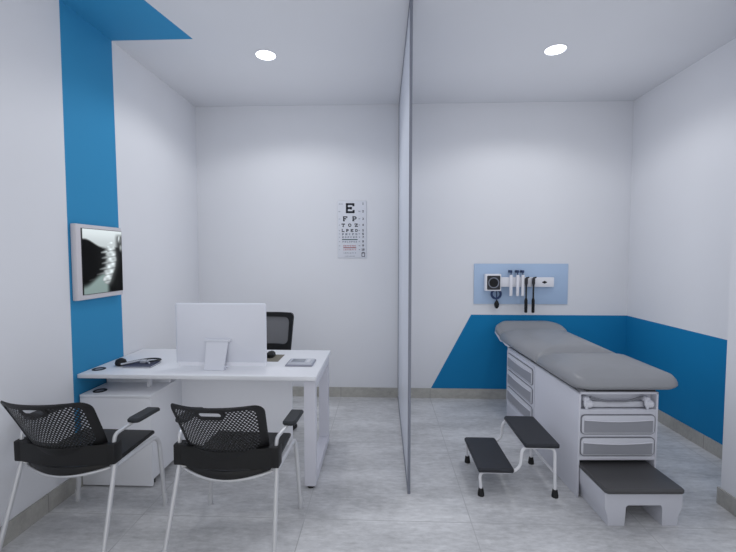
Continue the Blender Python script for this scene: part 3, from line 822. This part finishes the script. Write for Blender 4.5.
# ------------------------------------------------------------------ wall diagnostic station
WX0, WX1 = .944, 1.902
bm = BM(); box(bm, WX0, WX1, YB-.012, YB, 1.003, 1.42, .002)
tag(obj('backing_board', bm, 'lightblue'), 'pale blue rectangular board on the back wall behind the diagnostic instruments', 'wall board')
yb = YB-.012
t = thing('diagnostic_rail', 'long white wall unit mounted across the pale blue board', 'diagnostic station', (0, yb, 0))
bm = BM(); box(bm, 1.205, 1.742, -.05, 0, 1.184, 1.283, .006); obj('housing', bm, 'white_plastic', t)
for x in (1.450, 1.522):
    bm = BM(); box(bm, x-.011, x+.022, -.066, -.05, 1.19, 1.275, .004); cr = obj('cradle', bm, 'silver', t, 'grey instrument cradle')
    bm = BM(); box(bm, x-.009, x+.004, -.07, -.066, 1.24, 1.272, .001); obj('switch', bm, 'black', cr)
bm = BM(); lathe(bm, [(.010, -.055), (.014, -.052), (.014, -.0495)], (1.645, 0, 1.233), 'y', 16); box(bm, 1.622, 1.668, -.0525, -.0498, 1.227, 1.239, .002); obj('dial', bm, 'black', t)
# gauge
t = thing('blood_pressure_gauge', 'square black-faced blood pressure gauge with coiled tube and hanging bulb', 'blood pressure gauge', (1.125, yb, 1.225))
bm = BM(); box(bm, -.082, .078, -.075, 0, -.082, .092, .008, 3); obj('housing', bm, 'white_plastic', t)
bm = BM(); prism(bm, rrect(-.066, .066, -.068, .075, .01), -.078, -.0745, 'y'); obj('dial_plate', bm, 'dark', t)
bm = BM(); ringprism(bm, rrect(-.055, .055, -.052, .058, .054, 8), rrect(-.045, .045, -.042, .048, .044, 8), -.082, -.0775, lambda p, h: (p[0], h, p[1])); obj('bezel', bm, 'alu', t)
bm = BM(); lathe(bm, [(.044, -.0795), (.043, -.0782), (.01, -.0781)], (0, 0, .003), 'y', 24); box(bm, -.002, .002, -.081, -.0795, .003, .035); box(bm, -.02, .02, -.081, -.0795, -.03, -.018); obj('dial', bm, 'black', t)
bm = BM()
pts = [(.046*math.cos(a)+.035, -.04, -.115+.046*math.sin(a)) for a in [2*math.pi*i/28 for i in range(28)]]
tube(bm, pts, .0105, 10, closed=True); pts = [(p[0], p[1]-.018, p[2]+.002) for p in pts]; tube(bm, pts, .0095, 10, closed=True)
tube(bm, [(.04, -.04, -.07), (.042, -.045, -.19)], .005, 8); tube(bm, [(.0, -.04, -.085), (.0, -.04, -.06)], .006, 8)
obj('coiled_tube', bm, 'navy', t, 'dark navy coiled tube')
bm = BM(); lathe(bm, [(.007, .045), (.013, .036), (.024, .015), (.026, 0), (.02, -.024), (.008, -.038)], (.042, -.045, -.225), 'z', 16); obj('bulb', bm, 'black', t)
# cup dispensers
for i, x in enumerate((1.302, 1.369, 1.421)):
    nm = ('nearest the gauge', 'in the middle of three', 'nearest the hanging handles')[i]
    q = thing('speculum_dispenser', 'slim white vertical tube dispenser with navy cap, '+nm, 'dispenser', (x, yb-.051, 0), 0, 'white tube dispensers on the wall unit')
    bm = BM(); lathe(bm, [(.010, 1.092), (.015, 1.096), (.0155, 1.10), (.0165, 1.30), (.013, 1.308)], (0, -.017, 0), 'z', 16); obj('tube', bm, 'white_plastic', q)
    bm = BM(); box(bm, -.012, .012, -.018, .048, 1.330, 1.355, .003); tube(bm, [(0, -.012, 1.306), (0, -.012, 1.33)], .005, 8); obj('cap', bm, 'navy', q)
# hanging handles
for i, x in enumerate((1.450, 1.522)):
    q = thing('diagnostic_instrument', ('black handheld diagnostic instrument hanging closest to the white tubes', 'black handheld diagnostic instrument hanging closest to the dial')[i], 'diagnostic instrument', (x, yb-.083, 0), 0, 'black handheld instruments on the wall unit')
    bm = BM(); lathe(bm, [(.011, .925), (.015, .93), (.0155, 1.05), (.011, 1.07)], (0, 0, 0), 'z', 16); obj('grip', bm, 'black', q)
    bm = BM(); lathe(bm, [(.010, 1.068), (.0085, 1.08), (.0085, 1.20), (.011, 1.212)], (0, 0, 0), 'z', 14); obj('neck', bm, 'arm', q)
    bm = BM(); lathe(bm, [(.011, 1.21), (.015, 1.222), (.016, 1.262), (.010, 1.28)], (0, .0, 0), 'z', 16); tube(bm, [(0, 0, 1.275), (.024, -.012, 1.288)], [.012, .006], 10); obj('head', bm, 'dark', q)

# ------------------------------------------------------------------ lights
def spot(x, y, e, size=152, blend=.35, r=.07, c=(1, 1, .985)):
    l = bpy.data.lights.new('ceiling_spot', 'SPOT'); l.energy = e; l.spot_size = R(size); l.spot_blend = blend; l.shadow_soft_size = r; l.color = c
    o = bpy.data.objects.new('ceiling_spot', l); COL.objects.link(o); o.location = (x, y, HT-.03); return o
spot(-.909, 3.144, 24); spot(1.295, 3.145, 24)
spot(-.909, .9, 6); spot(1.2, .9, 6)  # added fill spots out of view, with no downlight fitting of their own
w = bpy.data.worlds.new('world'); sc.world = w; w.use_nodes = True
w.node_tree.nodes['Background'].inputs[0].default_value = (1, 1, .985, 1); w.node_tree.nodes['Background'].inputs[1].default_value = .65

# ------------------------------------------------------------------ camera
cam = bpy.data.cameras.new('camera'); co = bpy.data.objects.new('camera', cam); COL.objects.link(co)
co.location = (0, 0, 1.5); co.rotation_euler = (math.pi/2-math.atan(20/400), 0, math.atan(15/400))
cam.sensor_fit = 'HORIZONTAL'; cam.sensor_width = 36; cam.lens = 36*400/736; cam.clip_start = .02
sc.camera = co
sc.view_settings.view_transform = 'Standard'; sc.view_settings.look = 'None'
sc.cycles.use_denoising = True
sc.cycles.use_fast_gi = True; sc.cycles.fast_gi_method = 'ADD'
w.light_settings.ao_factor = .28; w.light_settings.distance = .9
sc.cycles.max_bounces = 8; sc.cycles.diffuse_bounces = 5
